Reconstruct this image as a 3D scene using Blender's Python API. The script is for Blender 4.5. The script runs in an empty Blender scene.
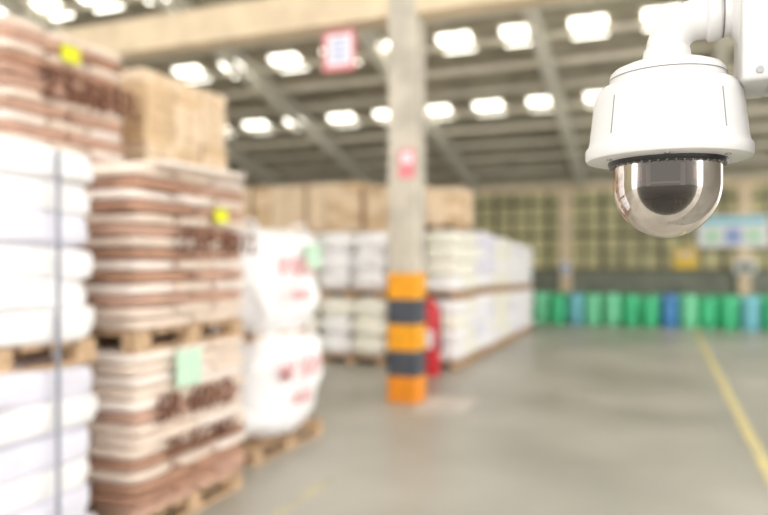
import bpy, math, random
from mathutils import Vector, noise
random.seed(7)
S = bpy.context.scene
S.view_settings.view_transform = 'Standard'
S.view_settings.look = 'None'
S.view_settings.exposure = 0.26

# ------------------------------------------------------------------ materials
def srgb(c):
    return tuple(((x/255)/12.92 if x/255 <= .04045 else ((x/255+.055)/1.055)**2.4) for x in c) + (1,)

def mat(name, col, rough=.6, metal=0, var=.08, scale=6, bump=0, emit=0, bscale=None, stain=None):
    m = bpy.data.materials.new(name); m.use_nodes = True
    nt = m.node_tree; b = nt.nodes['Principled BSDF']
    b.inputs['Roughness'].default_value = rough
    b.inputs['Metallic'].default_value = metal
    tc = nt.nodes.new('ShaderNodeTexCoord')
    nz = nt.nodes.new('ShaderNodeTexNoise'); nz.inputs['Scale'].default_value = scale
    nz.inputs['Detail'].default_value = 5
    nt.links.new(tc.outputs['Object'], nz.inputs['Vector'])
    cr = nt.nodes.new('ShaderNodeValToRGB')
    c = srgb(col)
    c2 = srgb(stain) if stain else tuple(max(0, x*(1-var*2.5)) for x in c[:3])+(1,)
    c1 = tuple(min(1, x*(1+var)) for x in c[:3])+(1,)
    cr.color_ramp.elements[0].position = .32; cr.color_ramp.elements[0].color = c2
    cr.color_ramp.elements[1].position = .62; cr.color_ramp.elements[1].color = c1
    nt.links.new(nz.outputs['Fac'], cr.inputs['Fac'])
    nt.links.new(cr.outputs['Color'], b.inputs['Base Color'])
    if bump:
        n2 = nt.nodes.new('ShaderNodeTexNoise'); n2.inputs['Scale'].default_value = bscale or scale*4
        nt.links.new(tc.outputs['Object'], n2.inputs['Vector'])
        bp = nt.nodes.new('ShaderNodeBump'); bp.inputs['Strength'].default_value = bump
        nt.links.new(n2.outputs['Fac'], bp.inputs['Height'])
        nt.links.new(bp.outputs['Normal'], b.inputs['Normal'])
    if emit:
        nt.links.new(cr.outputs['Color'], b.inputs['Emission Color'])
        b.inputs['Emission Strength'].default_value = emit
    return m

M_white_pl = mat('white_housing_plastic', (216,214,212), .32, var=.01)
M_black = mat('black_plastic', (24,23,23), .35, var=.02)
M_grey_pl = mat('grey_plastic', (120,116,112), .35, var=.02)
M_tan_refl = mat('tan_dome_reflection', (168,112,76), .4, var=.12, scale=60)  # brown reflections of the dome, put in as a tan colour
M_lens = mat('lens_glass', (10,12,24), .05, var=.02)
M_screw = mat('screw_steel', (150,150,150), .3, metal=.8, var=.02)
M_galv = mat('galvanised_steel', (190,190,186), .45, metal=.2, var=.06, scale=20)

M_kraftA = mat('kraft_sack_light', (236,218,202), .8, var=.05, scale=7, bump=.2)
M_kraftB = mat('kraft_sack_red', (200,162,142), .8, var=.08, scale=7, bump=.2)
M_kraftC = mat('kraft_sack_brown', (184,142,118), .8, var=.10, scale=7, bump=.2)
M_kraftD = mat('kraft_sack_cream', (246,234,224), .8, var=.04, scale=7, bump=.2)
M_box = mat('kraft_carton', (224,194,156), .8, var=.06, scale=5)
M_box2 = mat('kraft_carton_pale', (240,216,186), .8, var=.05, scale=5)
M_woven = mat('white_woven_sack', (246,244,245), .6, var=.03, scale=5, bump=.2)
M_woven2 = mat('white_woven_sack_lilac', (232,230,242), .6, var=.04, scale=5, bump=.2)
M_woven3 = mat('cream_woven_sack', (244,241,228), .6, var=.03, scale=5, bump=.2)
M_wood = mat('pallet_wood', (200,168,134), .85, var=.12, scale=12)
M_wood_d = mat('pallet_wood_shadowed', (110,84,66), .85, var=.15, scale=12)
M_strap = mat('plastic_strap', (130,132,146), .5)
M_ink = mat('brown_ink', (116,76,58), .8, var=.1)
M_inkred = mat('red_ink', (236,172,174), .8, var=.06)
M_lab_y = mat('label_yellow', (226,228,40), .6, var=.02)
M_lab_g = mat('label_green', (200,230,206), .6, var=.02)
M_conc = mat('column_concrete', (200,192,178), .8, var=.10, scale=3, bump=.1)
M_beam = mat('beam_concrete', (228,208,178), .8, var=.05, scale=3, bump=.1)
M_orange = mat('safety_orange', (252,172,30), .5, var=.04, scale=8)
M_orange2 = mat('safety_orange_worn', (244,150,36), .5, var=.05, scale=8)
M_dark = mat('safety_black', (78,82,92), .5, var=.08, scale=8)
M_red = mat('red_paint', (214,50,60), .45, var=.04)
M_wsign = mat('sign_white', (240,238,244), .5, var=.02)
M_rsign = mat('sign_red', (232,140,146), .5, var=.03)
M_bsign = mat('sign_blue', (150,170,215), .5, var=.03)
M_ysign = mat('sign_yellow', (244,204,80), .5, var=.03)
M_green = mat('drum_green', (76,206,146), .4, var=.05)
M_green2 = mat('drum_green_light', (130,224,176), .4, var=.05)
M_blue = mat('drum_blue', (86,150,214), .4, var=.05)
M_teal = mat('drum_cyan', (130,204,220), .4, var=.05)
M_roof = mat('roof_sheet', (178,171,154), .7, var=.12, scale=1.5)
M_steel = mat('roof_steel_paint', (228,224,212), .5, var=.04)
M_purlin = mat('purlin_steel', (210,203,186), .5, var=.05)
M_sky = mat('skylight_polycarbonate', (255,252,240), .4, var=.0, emit=3.4)
M_wall = mat('wall_dado', (132,136,124), .8, var=.1, scale=2)
M_walls = mat('wall_sheet', (188,182,160), .8, var=.08, scale=2)
M_pane = mat('window_fibreglass', (186,179,134), .5, var=.14, scale=.7, emit=.12)
M_mull = mat('window_mullion', (108,104,82), .6, var=.05)
M_yline = mat('floor_paint_yellow', (222,206,140), .6, var=.1, scale=5, stain=(188,184,158))
M_yfaint = mat('floor_paint_worn', (204,198,164), .6, var=.05, scale=4, stain=(180,178,168))
M_wpatch = mat('floor_paint_pale', (216,210,203), .6, var=.08, scale=3, stain=(188,184,177))

# floor
M_floor = bpy.data.materials.new('polished_concrete_floor'); M_floor.use_nodes = True
nt = M_floor.node_tree; b = nt.nodes['Principled BSDF']
tc = nt.nodes.new('ShaderNodeTexCoord')
n1 = nt.nodes.new('ShaderNodeTexNoise'); n1.inputs['Scale'].default_value = .55; n1.inputs['Detail'].default_value = 6
nt.links.new(tc.outputs['Object'], n1.inputs['Vector'])
cr = nt.nodes.new('ShaderNodeValToRGB')
cr.color_ramp.elements[0].position=.32; cr.color_ramp.elements[0].color = srgb((156,154,145))
cr.color_ramp.elements[1].position=.66; cr.color_ramp.elements[1].color = srgb((190,187,178))
nt.links.new(n1.outputs['Fac'], cr.inputs['Fac'])
nt.links.new(cr.outputs['Color'], b.inputs['Base Color'])
mr = nt.nodes.new('ShaderNodeMapRange'); mr.inputs['To Min'].default_value=.22; mr.inputs['To Max'].default_value=.48
nt.links.new(n1.outputs['Fac'], mr.inputs['Value']); nt.links.new(mr.outputs['Result'], b.inputs['Roughness'])

# dome glass
M_glass = bpy.data.materials.new('smoked_dome'); M_glass.use_nodes = True
nt = M_glass.node_tree; nt.nodes.clear()
out = nt.nodes.new('ShaderNodeOutputMaterial'); mx = nt.nodes.new('ShaderNodeMixShader')
tr = nt.nodes.new('ShaderNodeBsdfTransparent'); tr.inputs['Color'].default_value=(.46,.41,.38,1)
gl = nt.nodes.new('ShaderNodeBsdfGlossy'); gl.inputs['Roughness'].default_value=.02
gl.inputs['Color'].default_value=(.70,.64,.59,1)
fr = nt.nodes.new('ShaderNodeFresnel'); fr.inputs['IOR'].default_value=1.8
nt.links.new(fr.outputs[0], mx.inputs[0]); nt.links.new(tr.outputs[0], mx.inputs[1])
nt.links.new(gl.outputs[0], mx.inputs[2]); nt.links.new(mx.outputs[0], out.inputs[0])

# ------------------------------------------------------------------ mesh builder
class MB:
    def __init__(s): s.v=[]; s.f=[]; s.m=[]; s.mats=[]
    def mi(s, m):
        if m not in s.mats: s.mats.append(m)
        return s.mats.index(m)
    def add(s, vs, fs, m):
        o=len(s.v); i=s.mi(m); s.v+= [tuple(v) for v in vs]
        for f in fs: s.f.append(tuple(o+k for k in f)); s.m.append(i)
    def box(s, x0,x1,y0,y1,z0,z1,m):
        vs=[(x0,y0,z0),(x1,y0,z0),(x1,y1,z0),(x0,y1,z0),(x0,y0,z1),(x1,y0,z1),(x1,y1,z1),(x0,y1,z1)]
        s.add(vs,[(0,3,2,1),(4,5,6,7),(0,1,5,4),(1,2,6,5),(2,3,7,6),(3,0,4,7)],m)
    def bar(s, a, b, w, m, h=None):
        a=Vector(a); b=Vector(b); d=(b-a).normalized(); h=h or w
        up=Vector((0,0,1)) if abs(d.z)<.95 else Vector((1,0,0))
        r=d.cross(up).normalized(); u=r.cross(d).normalized()
        vs=[]
        for p in (a,b):
            for (i,j) in ((-1,-1),(1,-1),(1,1),(-1,1)): vs.append(p+r*i*w/2+u*j*h/2)
        s.add(vs,[(0,1,2,3),(7,6,5,4),(0,4,5,1),(1,5,6,2),(2,6,7,3),(3,7,4,0)],m)
    def sack(s, c, sz, m, eh=.35, ev=.55, nu=20, nv=10, nse=.012, rot=0, tilt=0, nf=5):
        seed=random.random()*50; vs=[]; fs=[]
        def p(t,e): return math.copysign(abs(t)**e,t)
        ca,sa=math.cos(rot),math.sin(rot)
        for j in range(nv+1):
            ph=-math.pi/2+math.pi*j/nv
            for i in range(nu):
                th=2*math.pi*i/nu
                x=sz[0]/2*p(math.cos(ph),ev)*p(math.cos(th),eh)
                y=sz[1]/2*p(math.cos(ph),ev)*p(math.sin(th),eh)
                z=sz[2]/2*p(math.sin(ph),ev)
                n=noise.noise_vector(Vector((x*nf+seed,y*nf,z*nf)))*nse
                x+=n.x; y+=n.y; z+=n.z*.5 + tilt*x
                vs.append((c[0]+x*ca-y*sa, c[1]+x*sa+y*ca, c[2]+z))
        for j in range(nv):
            for i in range(nu):
                k=(i+1)%nu
                fs.append((j*nu+i, j*nu+k, (j+1)*nu+k, (j+1)*nu+i))
        s.add(vs,fs,m)
    def lathe(s, prof, c, m, seg=64):
        vs=[];fs=[]
        for (r,z) in prof:
            for i in range(seg):
                a=2*math.pi*i/seg; vs.append((c[0]+r*math.cos(a),c[1]+r*math.sin(a),c[2]+z))
        for j in range(len(prof)-1):
            for i in range(seg):
                k=(i+1)%seg; fs.append((j*seg+i,j*seg+k,(j+1)*seg+k,(j+1)*seg+i))
        s.add(vs,fs,m)
    def tube(s, path, r, m, seg=32, caps=True):
        vs=[];fs=[]; n=len(path); P=[Vector(p) for p in path]
        rr = r if isinstance(r,(list,tuple)) else [r]*n
        prev=None
        for j in range(n):
            d=(P[min(j+1,n-1)]-P[max(j-1,0)]).normalized()
            if prev is None:
                ref=Vector((0,1,0)) if abs(d.y)<.9 else Vector((1,0,0))
                u=d.cross(ref).normalized()
            else: u=(prev-d*prev.dot(d)).normalized()
            prev=u; w=d.cross(u)
            for i in range(seg):
                a=2*math.pi*i/seg; vs.append(P[j]+(u*math.cos(a)+w*math.sin(a))*rr[j])
        for j in range(n-1):
            for i in range(seg):
                k=(i+1)%seg; fs.append((j*seg+i,j*seg+k,(j+1)*seg+k,(j+1)*seg+i))
        if caps: fs.append(tuple(range(seg))[::-1]); fs.append(tuple((n-1)*seg+i for i in range(seg)))
        s.add(vs,fs,m)
    def obj(s, name, parent=None, smooth=True, ang=35, bevel=0):
        me=bpy.data.meshes.new(name); me.from_pydata(s.v,[],s.f)
        for m in s.mats: me.materials.append(m)
        me.polygons.foreach_set('material_index', s.m)
        me.update()
        if smooth:
            me.polygons.foreach_set('use_smooth',[True]*len(s.f))
            me.set_sharp_from_angle(angle=math.radians(ang))
        o=bpy.data.objects.new(name,me); S.collection.objects.link(o)
        if parent: o.parent=parent
        if bevel:
            bv=o.modifiers.new('b','BEVEL'); bv.width=bevel; bv.segments=3; bv.limit_method='ANGLE'
        return o

def text(name, body, loc, size, m, rz=90, parent=None, extrude=.004, bold=.02):
    c=bpy.data.curves.new(name,'FONT'); c.body=body; c.size=size; c.extrude=extrude; c.offset=size*bold
    c.align_x='LEFT'
    o=bpy.data.objects.new(name,c); S.collection.objects.link(o)
    o.location=loc; o.rotation_euler=(math.radians(90),0,math.radians(rz)); c.materials.append(m)
    if parent: o.parent=parent
    return o

# ------------------------------------------------------------------ room shell
ROOF_EAVE, SL, YB = 4.0, .245, 21.0
def zr(y): return ROOF_EAVE+SL*(YB-y)
XL, XR, YF = -14.0, 7.0, -2.0

m=MB(); m.box(XL-1,XR+8,YF-10,YB+.3,-.1,0,M_floor); m.obj('floor',smooth=False)

m=MB()
vs=[(XL,YF,zr(YF)+.15),(XR,YF,zr(YF)+.15),(XR,YB+.4,zr(YB+.4)+.15),(XL,YB+.4,zr(YB+.4)+.15)]
vs+=[(x,y,z+.06) for x,y,z in vs]
m.add(vs,[(0,1,2,3),(7,6,5,4),(0,4,5,1),(1,5,6,2),(2,6,7,3),(3,7,4,0)],M_roof)
x=XL+.2
while x<XR:
    m.bar((x,YF,zr(YF)+.14),(x,YB,zr(YB)+.14),.05,M_roof,.04); x+=.42
ceil=m.obj('ceiling',smooth=False)

m=MB()
y=-1.0
while y<YB:
    m.bar((XL,y,zr(y)+.06),(XR,y,zr(y)+.06),.08,M_purlin,.13); y+=.9667
m.obj('roof_purlins',smooth=False)
for X in [-11.55,-8.4,-5.25,-2.1,1.05,4.2]:
    m=MB(); ya,yb=YF,YB-.1; off=.42
    for dx in (-.07,.07):
        m.bar((X+dx,ya,zr(ya)),(X+dx,yb,zr(yb)),.06,M_steel,.08)
        m.bar((X+dx,ya,zr(ya)-off),(X+dx,yb,zr(yb)-off*.6),.06,M_steel,.08)
    n=34
    for i in range(n):
        y0=ya+(yb-ya)*i/n; y1=ya+(yb-ya)*(i+1)/n
        if i%2: m.bar((X,y0,zr(y0)-.02),(X,y1,zr(y1)-off+.02),.035,M_steel)
        else: m.bar((X,y0,zr(y0)-off+.02),(X,y1,zr(y1)-.02),.035,M_steel)
    m.obj('roof_truss',smooth=False)

# skylights
m=MB()
for y in (16.4,13.5,10.6,7.7,4.8,1.9):
    for k in range(-8,8):
        x=-2.5+1.27*k
        z0=zr(y-.29)+.10; z1=zr(y+.29)+.10
        vs=[(x-.32,y-.29,z0),(x+.32,y-.29,z0),(x+.32,y+.29,z1),(x-.32,y+.29,z1)]
        vs+=[(a,b,c+.05) for a,b,c in vs]
        m.add(vs,[(0,1,2,3),(7,6,5,4),(0,4,5,1),(1,5,6,2),(2,6,7,3),(3,7,4,0)],M_sky)
m.obj('skylight_panels',parent=ceil,smooth=False)

# back wall
m=MB(); m.box(XL,XR,YB,YB+.2,0,1.35,M_wall); m.box(XL,XR,YB,YB+.2,3.72,ROOF_EAVE+.1,M_walls)
m.box(XL,XR,YB-.06,YB,3.66,3.84,M_beam)
m.box(XL,XR,YB-.04,YB,1.32,1.42,M_mull)
for X in (-11.5,-7.2,-2.55,2.1,6.4): m.box(X-.16,X+.16,YB-.15,YB,0,3.7,M_beam)
m.obj('wall_back',smooth=False)
m=MB(); m.box(XL,XR,YB+.08,YB+.12,1.35,3.72,M_pane)
x=XL
i=0
while x<XR:
    w=.12 if i%3==0 else .06
    m.box(x-w/2,x+w/2,YB+.0,YB+.08,1.42,3.72,M_mull); x+=.52; i+=1
for k,z in enumerate((1.9,2.38,2.86,3.34)): 
    w=.11 if k%2 else .06
    m.box(XL,XR,YB+.01,YB+.07,z-w/2,z+w/2,M_mull)
m.obj('window_1',smooth=False)
m=MB(); m.box(XL-.2,XL,YF,YB+.2,0,4.0,M_walls)
m.add([(XL,YF,4),(XL,YB+.2,4),(XL,YB+.2,zr(YB)+.15),(XL,YF,zr(YF)+.15)],[(0,1,2,3)],M_walls)
m.obj('wall_left',smooth=False)

m=MB(); m.box(.95,2.65,YB-.2,YB-.15,2.0,2.85,M_wsign); m.box(1.0,2.6,YB-.215,YB-.2,2.62,2.80,M_teal)
for k in range(3): m.box(1.12+k*.5,1.5+k*.5,YB-.215,YB-.2,2.1,2.5,M_bsign if k==1 else M_lab_g)
m.obj('notice_board',smooth=False)
m=MB(); m.box(.35,.95,YB-.09,YB-.04,1.42,1.98,M_ysign); m.box(.42,.88,YB-.10,YB-.09,1.73,1.90,M_beam); m.obj('yellow_wall_sign',smooth=False)
m=MB(); m.box(1.85,2.35,YB-.3,YB-.151,1.3,1.65,M_wsign); m.box(1.9,2.3,YB-.31,YB-.3,1.36,1.58,M_wall); m.obj('electrical_box',smooth=False)
m=MB(); m.box(-2.68,-2.42,YB-.2,YB-.151,1.25,1.6,M_wsign); m.box(-2.64,-2.46,YB-.21,YB-.2,1.32,1.5,M_bsign); m.obj('wall_notice',smooth=False)

# floor paint
m=MB(); m.box(.72,.82,3,19.8,0,.004,M_yline); m.obj('floor_line_right',smooth=False)
m=MB(); m.box(-2.30,-2.22,2.5,4.7,0,.004,M_yfaint); m.obj('floor_line_left',smooth=False)
m=MB(); m.box(-2.50,-1.95,7.1,8.0,0,.004,M_wpatch); m.obj('floor_patch',smooth=False)

# ------------------------------------------------------------------ concrete column + beam
CX,CY,CW=-2.73,7.65,.165
m=MB(); zz=0
for k,mm in enumerate((M_orange2,M_dark,M_orange,M_dark,M_orange)):
    m.box(CX-CW-.008,CX+CW+.008,CY-CW-.008,CY+CW+.008,zz,zz+.295,mm); zz+=.295
m.box(CX-CW,CX+CW,CY-CW,CY+CW,zz,zr(CY)-.02,M_conc)
col=m.obj('concrete_column',smooth=False)
m=MB(); m.box(CX-.04,CX+.155,CY-CW-.012,CY-CW-.001,2.55,2.88,M_rsign); m.box(CX+.0,CX+.12,CY-CW-.016,CY-CW-.012,2.72,2.84,M_wsign)
m.obj('poster',parent=col,smooth=False)
m=MB(); m.box(XL,CX-CW,CY-.15,CY+.15,4.42,4.86,M_beam); m.box(CX+CW,XR,CY-.15,CY+.15,4.42,4.86,M_beam)
m.obj('concrete_beam',smooth=False)
m=MB(); sx0,sx1=-3.80,-3.38
m.box(sx0,sx1,CY-.03,CY,3.9,4.38,M_rsign); m.box(sx0+.06,sx1-.04,CY-.036,CY-.03,3.96,4.33,M_wsign)
for k in range(4): m.box(sx0+.12,sx1-.10,CY-.04,CY-.036,4.02+.075*k,4.05+.075*k,M_bsign)
for x in (sx0+.06,sx1-.06): m.bar((x,CY-.015,4.37),(x,CY-.015,4.43),.015,M_galv)
m.obj('hanging_sign',smooth=False)

# fire extinguisher behind the column
m=MB(); ex=(-3.02,9.45,0)
m.lathe([(0,.0),(.12,.0),(.14,.03),(.14,.88),(.12,.97),(.07,1.03),(.05,1.05),(.05,1.12),(0,1.12)],ex,M_red,40)
m.bar((ex[0]-.02,ex[1],1.12),(ex[0]-.02,ex[1]-.17,1.20),.03,M_black); m.bar((ex[0]-.02,ex[1],1.11),(ex[0]-.02,ex[1]-.15,1.12),.03,M_black)
m.tube([(ex[0]+.05,ex[1],1.09),(ex[0]+.12,ex[1]-.02,1.11),(ex[0]+.17,ex[1]-.03,.95),(ex[0]+.16,ex[1]-.03,.6),(ex[0]+.16,ex[1]-.03,.35)],[.010,.010,.010,.012,.022],M_black,12)
m.box(ex[0]-.06,ex[0]+.08,ex[1]-.148,ex[1]-.12,.4,.65,M_wsign)
m.obj('fire_extinguisher')

# ------------------------------------------------------------------ pallet loads
def pallet(m, x0,x1,y0,y1,z):
    for k in range(3):
        xx=x0+(x1-x0-.1)*k/2
        m.box(xx,xx+.1,y0,y1,z,z+.02,M_wood)
    for i in range(3):
        for k in range(3):
            xx=x0+(x1-x0-.1)*k/2; yy=y0+(y1-y0-.13)*i/2
            m.box(xx,xx+.1,yy,yy+.13,z+.02,z+.10,M_wood)
    n=7
    for i in range(n):
        yy=y0+(y1-y0-.12)*i/(n-1)
        m.box(x0,x1,yy,yy+.12,z+.10,z+.125,M_wood)
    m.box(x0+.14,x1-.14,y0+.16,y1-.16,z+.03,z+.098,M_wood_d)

def load(xf, depth, y0, y1, tiers, mats, lay=9, nx=2, ny=2, ev=.55, eh=.3, jit=.012, tierh=1.09, nse=.012, ovl=1.05, alt=False, nf=5):
    """sacks on pallets; xf = x of the aisle-side face"""
    m=MB(); z=0; x0=xf-depth
    for t in range(tiers):
        pallet(m,x0+.03,xf-.03,y0+.03,y1-.03,z)
        H=tierh-.125; zl=z+.125; h=H/lay
        for l in range(lay):
            a,bb=(nx,ny) if l%2 else (ny,nx)
            lm=random.choice([0,1]) if random.random()<.25 else l%2
            for i in range(a):
                for j in range(bb):
                    cx=x0+depth*(i+.5)/a+random.uniform(-jit,jit)
                    cy=y0+(y1-y0)*(j+.5)/bb+random.uniform(-jit,jit)
                    mm=random.choice(mats[lm] if alt else mats)
                    m.sack((cx,cy,zl+h*(l+.5)),(depth/a*1.0,(y1-y0)/bb*1.0,h*ovl),mm,eh=eh,ev=ev,nse=nse,rot=random.uniform(-.012,.012),nf=nf)
        z+=tierh
    return m,z

brown=[[M_kraftB,M_kraftC,M_kraftB],[M_kraftA,M_kraftD,M_kraftA]]
m,z=load(-2.74,1.15,3.15,4.30,2,brown,lay=14,nx=2,ny=3,tierh=1.08,ev=.5,alt=True,ovl=1.05,jit=.02)
for i in range(4): m.sack((-3.3+.15*i,3.72,2.175),(.5,.9,.05),M_kraftD)
B=m.obj('pallet_of_brown_sacks')
text('ink_1','ZAP 48/12',(-2.715,3.50,1.66),.20,M_ink,parent=B)
text('ink_2','SR 60X2',(-2.715,3.30,.66),.22,M_ink,parent=B)
text('ink_3','25 KG MX',(-2.715,3.40,.44),.16,M_ink,parent=B)
m=MB(); m.box(-2.72,-2.705,3.86,4.0,1.86,1.95,M_lab_y); m.obj('label',parent=B,smooth=False)
m=MB(); m.box(-2.72,-2.70,3.47,3.70,.84,1.06,M_lab_g); m.obj('paper_tag',parent=B,smooth=False)

m,z=load(-2.73,1.17,1.70,2.90,2,[M_woven,M_woven2,M_woven],lay=6,nx=1,ny=1,tierh=1.08,ev=.36,eh=.22,nse=.06,ovl=1.22,nf=3,jit=.010)
for yy in (2.54,):
    m.box(-2.690,-2.680,yy,yy+.02,.10,2.14,M_strap)
m.obj('pallet_of_white_sacks')

m,z=load(-4.1,1.15,3.45,4.60,3,brown,lay=12,nx=2,ny=3,tierh=1.10,ev=.5,alt=True,ovl=1.08)
D=m.obj('pallet_of_brown_sacks')
text('ink_1','ZSAHR',(-4.07,3.72,2.78),.32,M_ink,parent=D)
m=MB(); m.box(-4.08,-4.06,3.90,4.06,3.08,3.2,M_lab_y); m.obj('label',parent=D,smooth=False)

def cartons(name, xf, depth, y0,y1, tiers, tierh, z0=0, lay=4):
    m=MB(); z=z0
    for t in range(tiers):
        pallet(m,xf-depth+.03,xf-.03,y0+.03,y1-.03,z)
        h=(tierh-.125)/lay
        for l in range(lay):
            for i in range(3):
                for j in range(3):
                    x0=xf-depth+depth*i/3+.006; x1=x0+depth/3-.012
                    ya=y0+(y1-y0)*j/3+.006; yb=ya+(y1-y0)/3-.012
                    o=random.uniform(-.01,.01); zz=z+.125+h*l
                    m.box(x0+o,x1+o,ya+o,yb+o,zz+.003,zz+h-.004,random.choice([M_box,M_box2,M_box2]))
                    m.box(x1+o,x1+o+.003,(ya+yb)/2-.03,(ya+yb)/2+.03,zz+.01,zz+h-.01,M_box)
        z+=tierh
    return m.obj(name,smooth=False)
cartons('pallet_of_cartons',-4.25,1.1,5.0,6.25,3,1.11,lay=9)

# E : big white jumbo bags with red print
m=MB()
def jumbo(m,cx,cy,z,sx,sy,h,mm):
    m.sack((cx,cy,z+h/2),(sx,sy,h),mm,eh=.45,ev=.5,nu=56,nv=28,nse=.11,nf=4)
    for (a,b_) in ((-1,-1),(1,-1),(1,1),(-1,1)):
        px=cx+a*sx*.34; py=cy+b_*sy*.34
        m.tube([(px-.07,py,z+h-.08),(px-.06,py,z+h+.02),(px,py,z+h+.05),(px+.06,py,z+h+.02),(px+.07,py,z+h-.08)],.014,mm,8)
pallet(m,-4.08,-2.95,4.72,5.92,0); jumbo(m,-3.51,5.32,.11,1.24,1.30,.92,M_woven)
m.box(-4.0,-3.05,4.85,5.80,.96,1.0,M_wood); jumbo(m,-3.51,5.30,.96,1.2,1.22,.94,M_woven)
E=m.obj('jumbo_bag_pallet')
text('print_1','SUGAR',(-2.875,4.98,1.50),.20,M_inkred,parent=E)
text('print_2','50 KG',(-2.875,5.2,1.28),.12,M_inkred,parent=E)
text('print_3','MARCO',(-2.865,4.98,.62),.20,M_inkred,parent=E)
text('print_4','50 KG',(-2.865,5.2,.40),.12,M_inkred,parent=E)
m=MB(); m.box(-2.89,-2.87,5.45,5.72,1.54,1.76,M_lab_g); m.obj('paper_tag',parent=E,smooth=False)

wh=[M_woven,M_woven3,M_woven3]
for xf in (-3.95,-5.15,-6.35):
    m,z=load(xf,1.15,10.0,11.15,2,wh,lay=3,nx=2,ny=2,tierh=1.03,ev=.7,eh=.5,nse=.05,ovl=1.2); m.obj('pallet_of_white_sacks')
for i,y0 in enumerate((10.0,11.35,12.7,14.05,15.4)):
    mm=[wh,[M_woven,M_woven2],wh,[M_woven,M_woven2],[M_woven]][i]
    m,z=load(-2.76,1.12,y0,y0+1.2,2,mm,lay=4,nx=2,ny=2,tierh=[1.03,1.05,1.03,1.0,.98][i],ev=.65,eh=.42,nse=.035,ovl=1.18)
    m.obj('pallet_of_white_sacks')
cartons('pallet_of_cartons',-3.12,.85,11.45,12.35,1,.74,z0=2.13,lay=4)
for xf in (-4.0,-5.2,-6.4,-7.6):
    cartons('pallet_of_cartons',xf,1.12,12.0,13.1,3,random.uniform(.98,1.04),lay=5)

# ------------------------------------------------------------------ plastic drums by the back wall
m=MB()
def drum(m,x,y,mm,r=.2,h=.78):
    m.lathe([(0,0),(r*.92,0),(r,.03),(r,h*.3),(r*1.04,h*.32),(r*1.04,h*.35),(r,h*.37),(r,h*.63),(r*1.04,h*.65),(r*1.04,h*.68),(r,h*.7),(r,h*.9),(r*.9,h*.95),(r*.93,h*.97),(r*.93,h),(r*.85,h),(r*.82,h*.97),(0,h*.97)],(x,y,0),mm,24)
    m.lathe([(0,h*1.03),(.04,h*1.03),(.04,h*.96)],(x+r*.4,y,0),M_black,12)
k=0; x=-3.4
while x<5.5:
    for yy in (18.7,19.25):
        mm=random.choice([M_green,M_green,M_green2,M_green2])
        if yy<19 and (k in (8,15)): mm=M_blue
        if yy<19 and (k in (3,12)): mm=M_teal
        drum(m,x+random.uniform(-.03,.03)+(yy-18.7)*.3,yy+random.uniform(-.05,.05),mm,h=random.choice([.74,.78,.80]))
    x+=.45; k+=1
m.obj('plastic_drums')

# ------------------------------------------------------------------ CCTV dome camera
P=bpy.data.objects.new('dome_security_camera',None); S.collection.objects.link(P)
P.location=(.0080,.972,1.6)
k=.9/700; kr=.905*k
def Z(y): return (262-y)*k
def prof(l): return [(r*kr,Z(y)) for r,y in l]
m=MB()
m.lathe(prof([(20,46),(24,50),(25,56),(26,60),(32,63),(47,66.5),(56,70),(59.5,73.5),(60.5,77),(60.5,84),(61.5,85),(68,87),(73,90.5),(75.5,95),(77,101),(82,140),(83.5,146),(85.5,148),(86.5,150),(86.5,157),(85,160),(82,161),(62,161.5),(60,158)]),(0,0,0),M_white_pl,96)
m.obj('housing',parent=P,ang=40)
m=MB()
m.lathe(prof([(60.9,78.5),(60.9,79.4)]),(0,0,0),M_grey_pl,96)
for a in (-48,-132,20,160,95):
    A=math.radians(a); c,s_=math.cos(A),math.sin(A)
    m.bar(((77.4*kr)*c,(77.4*kr)*s_,Z(102)),((82.2*kr)*c,(82.2*kr)*s_,Z(139)),.0009,M_grey_pl,.0009)
for a in (-35,-145,35,145,-90,90):
    A=math.radians(a); c,s_=math.cos(A),math.sin(A)
    zz=Z(161.5)
    m.lathe([(0,-.0012),(.0035,-.0012),(.0035,.001)],(71*kr*c,71*kr*s_,zz),M_screw,16)
m.obj('screws_and_seams',parent=P)
m=MB()
m.lathe(prof([(62,159),(62,164),(60.5,166),(57,167),(55,167),(54.5,161),(0,159)]),(0,0,0),M_black,96)
for i in range(44):
    A=2*math.pi*i/44
    m.box(59.5*kr*math.cos(A)-.001,59.5*kr*math.cos(A)+.001,59.5*kr*math.sin(A)-.001,59.5*kr*math.sin(A)+.001,Z(167.2),Z(164),M_grey_pl)
m.obj('dome_ring',parent=P)
m=MB()
pr=[(56.5,165),(56.5,184)]
for i in range(1,25):
    t=math.pi/2*i/24; pr.append((max(56.5*math.cos(t),.001),184+54*math.sin(t)))
m.lathe(prof(pr),(0,0,0),M_glass,96)
m.obj('smoked_dome',parent=P,ang=80)
# inner pan/tilt module
m=MB()
m.lathe(prof([(0,161),(51,161),(52,186),(50,194),(46,199),(40,201),(0,201)]),(0,0,0),M_black,64)
m.tube([(-30*k,0,Z(203)),(30*k,0,Z(203))],20*k,M_black,40)
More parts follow.
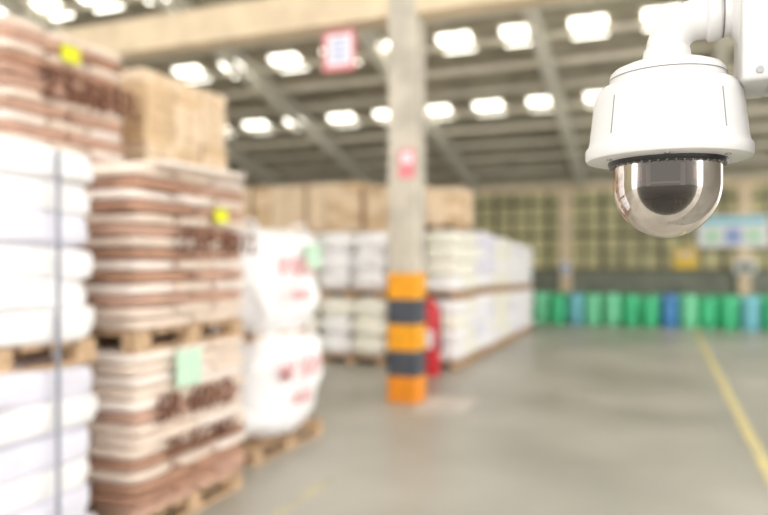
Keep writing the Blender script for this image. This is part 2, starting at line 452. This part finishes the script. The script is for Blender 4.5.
# tan arcs that paint in the dome's brown reflections, with a pale frame between them, wrapped round the front of the drum
def arc(a0,a1,r,y0,y1,mm,th=.0015,n=10):
    vs=[];fs=[]
    for i in range(n+1):
        a=math.radians(a0+(a1-a0)*i/n)
        for rr in (r*kr,r*kr+th):
            for y in (y0,y1): vs.append((rr*math.cos(a),rr*math.sin(a),Z(y)))
    for i in range(n):
        o=i*4; q=o+4
        fs+= [(o+2,o+3,q+3,q+2),(o,q,q+1,o+1),(o,o+2,q+2,q),(o+1,q+1,q+3,o+3)]
    m.add(vs,fs,mm)
arc(-150,-118,52,171,184,M_tan_refl); arc(-62,-36,52,171,184,M_tan_refl)
arc(-113,-108,52,169,190,M_grey_pl); arc(-76,-71,52,169,190,M_grey_pl)
arc(-108,-76,52,186,188,M_grey_pl)
m.tube([(0,-.005,Z(203)),(-.004,-.036,Z(206))],[.018,.016],M_black,32)
m.tube([(-.004,-.036,Z(206)),(-.0045,-.039,Z(206.5))],[.013,.012],M_lens,32)
m.obj('pan_tilt_module',parent=P)
# gooseneck arm
m=MB(); NR=.0255; path=[(0,0,Z(62))]
R=.038; zc=Z(52)
for i in range(0,13):
    t=math.pi/2*i/12; path.append((R-R*math.cos(t),0,zc+R*math.sin(t)))
path.append((.098,0,zc+R))
m.tube(path,NR,M_white_pl,48)
za=zc+R
m.tube([(.046,0,za),(.049,0,za),(.060,0,za),(.064,0,za)],[NR,.0298,.0298,NR],M_white_pl,48)
m.tube([(.0645,0,za),(.0665,0,za)],NR+.0006,M_grey_pl,48)
m.tube([(.074,0,za),(.080,0,za),(.085,0,za)],[NR,.033,.044],M_white_pl,48)
m.lathe([(NR,Z(53)),(.0280,Z(54)),(.0280,Z(59)),(NR,Z(61))],(0,0,0),M_white_pl,48)
m.obj('gooseneck_arm',parent=P,ang=50)
m=MB(); m.box(.082,.118,-.055,.055,Z(97),za+.07,M_white_pl); m.obj('wall_mount_box',parent=P,smooth=True,bevel=.006)
m=MB(); m.box(.1185,.132,-.062,.062,Z(94),za+.078,M_white_pl)
for zz in (Z(88),za+.06): m.tube([(.1000,-.058,zz),(.1000,-.05,zz)],.004,M_screw,16)
m.obj('back_plate',parent=P,smooth=False)
X0=.0080+.132
m=MB()
m.box(X0,X0+.14,.90,1.04,0.012,3.2,M_galv); m.box(X0-.0,X0+.2,.84,1.10,0,.012,M_galv); m.box(X0-.0,X0+.15,.89,1.05,3.2,3.21,M_galv)
for a in (.02,.18):
    for b_ in (.86,1.08): m.tube([(X0+a,b_,.01),(X0+a,b_,.03)],.01,M_screw,12)
m.obj('steel_post',smooth=False)

# ------------------------------------------------------------------ light
w=bpy.data.worlds.new('World'); S.world=w; w.use_nodes=True
bg=w.node_tree.nodes['Background']; bg.inputs[0].default_value=(1,.985,.96,1); bg.inputs[1].default_value=2.25

# ------------------------------------------------------------------ camera
cd=bpy.data.cameras.new('cam'); cam=bpy.data.objects.new('cam',cd); S.collection.objects.link(cam)
cam.location=(0,0,1.6); cam.rotation_euler=(math.radians(90),0,math.radians(21.52))
cd.lens=32.81; cd.sensor_width=36; cd.shift_y=.0059; cd.clip_start=.02
cd.dof.use_dof=True; cd.dof.focus_distance=.86; cd.dof.aperture_fstop=1.95
S.camera=cam
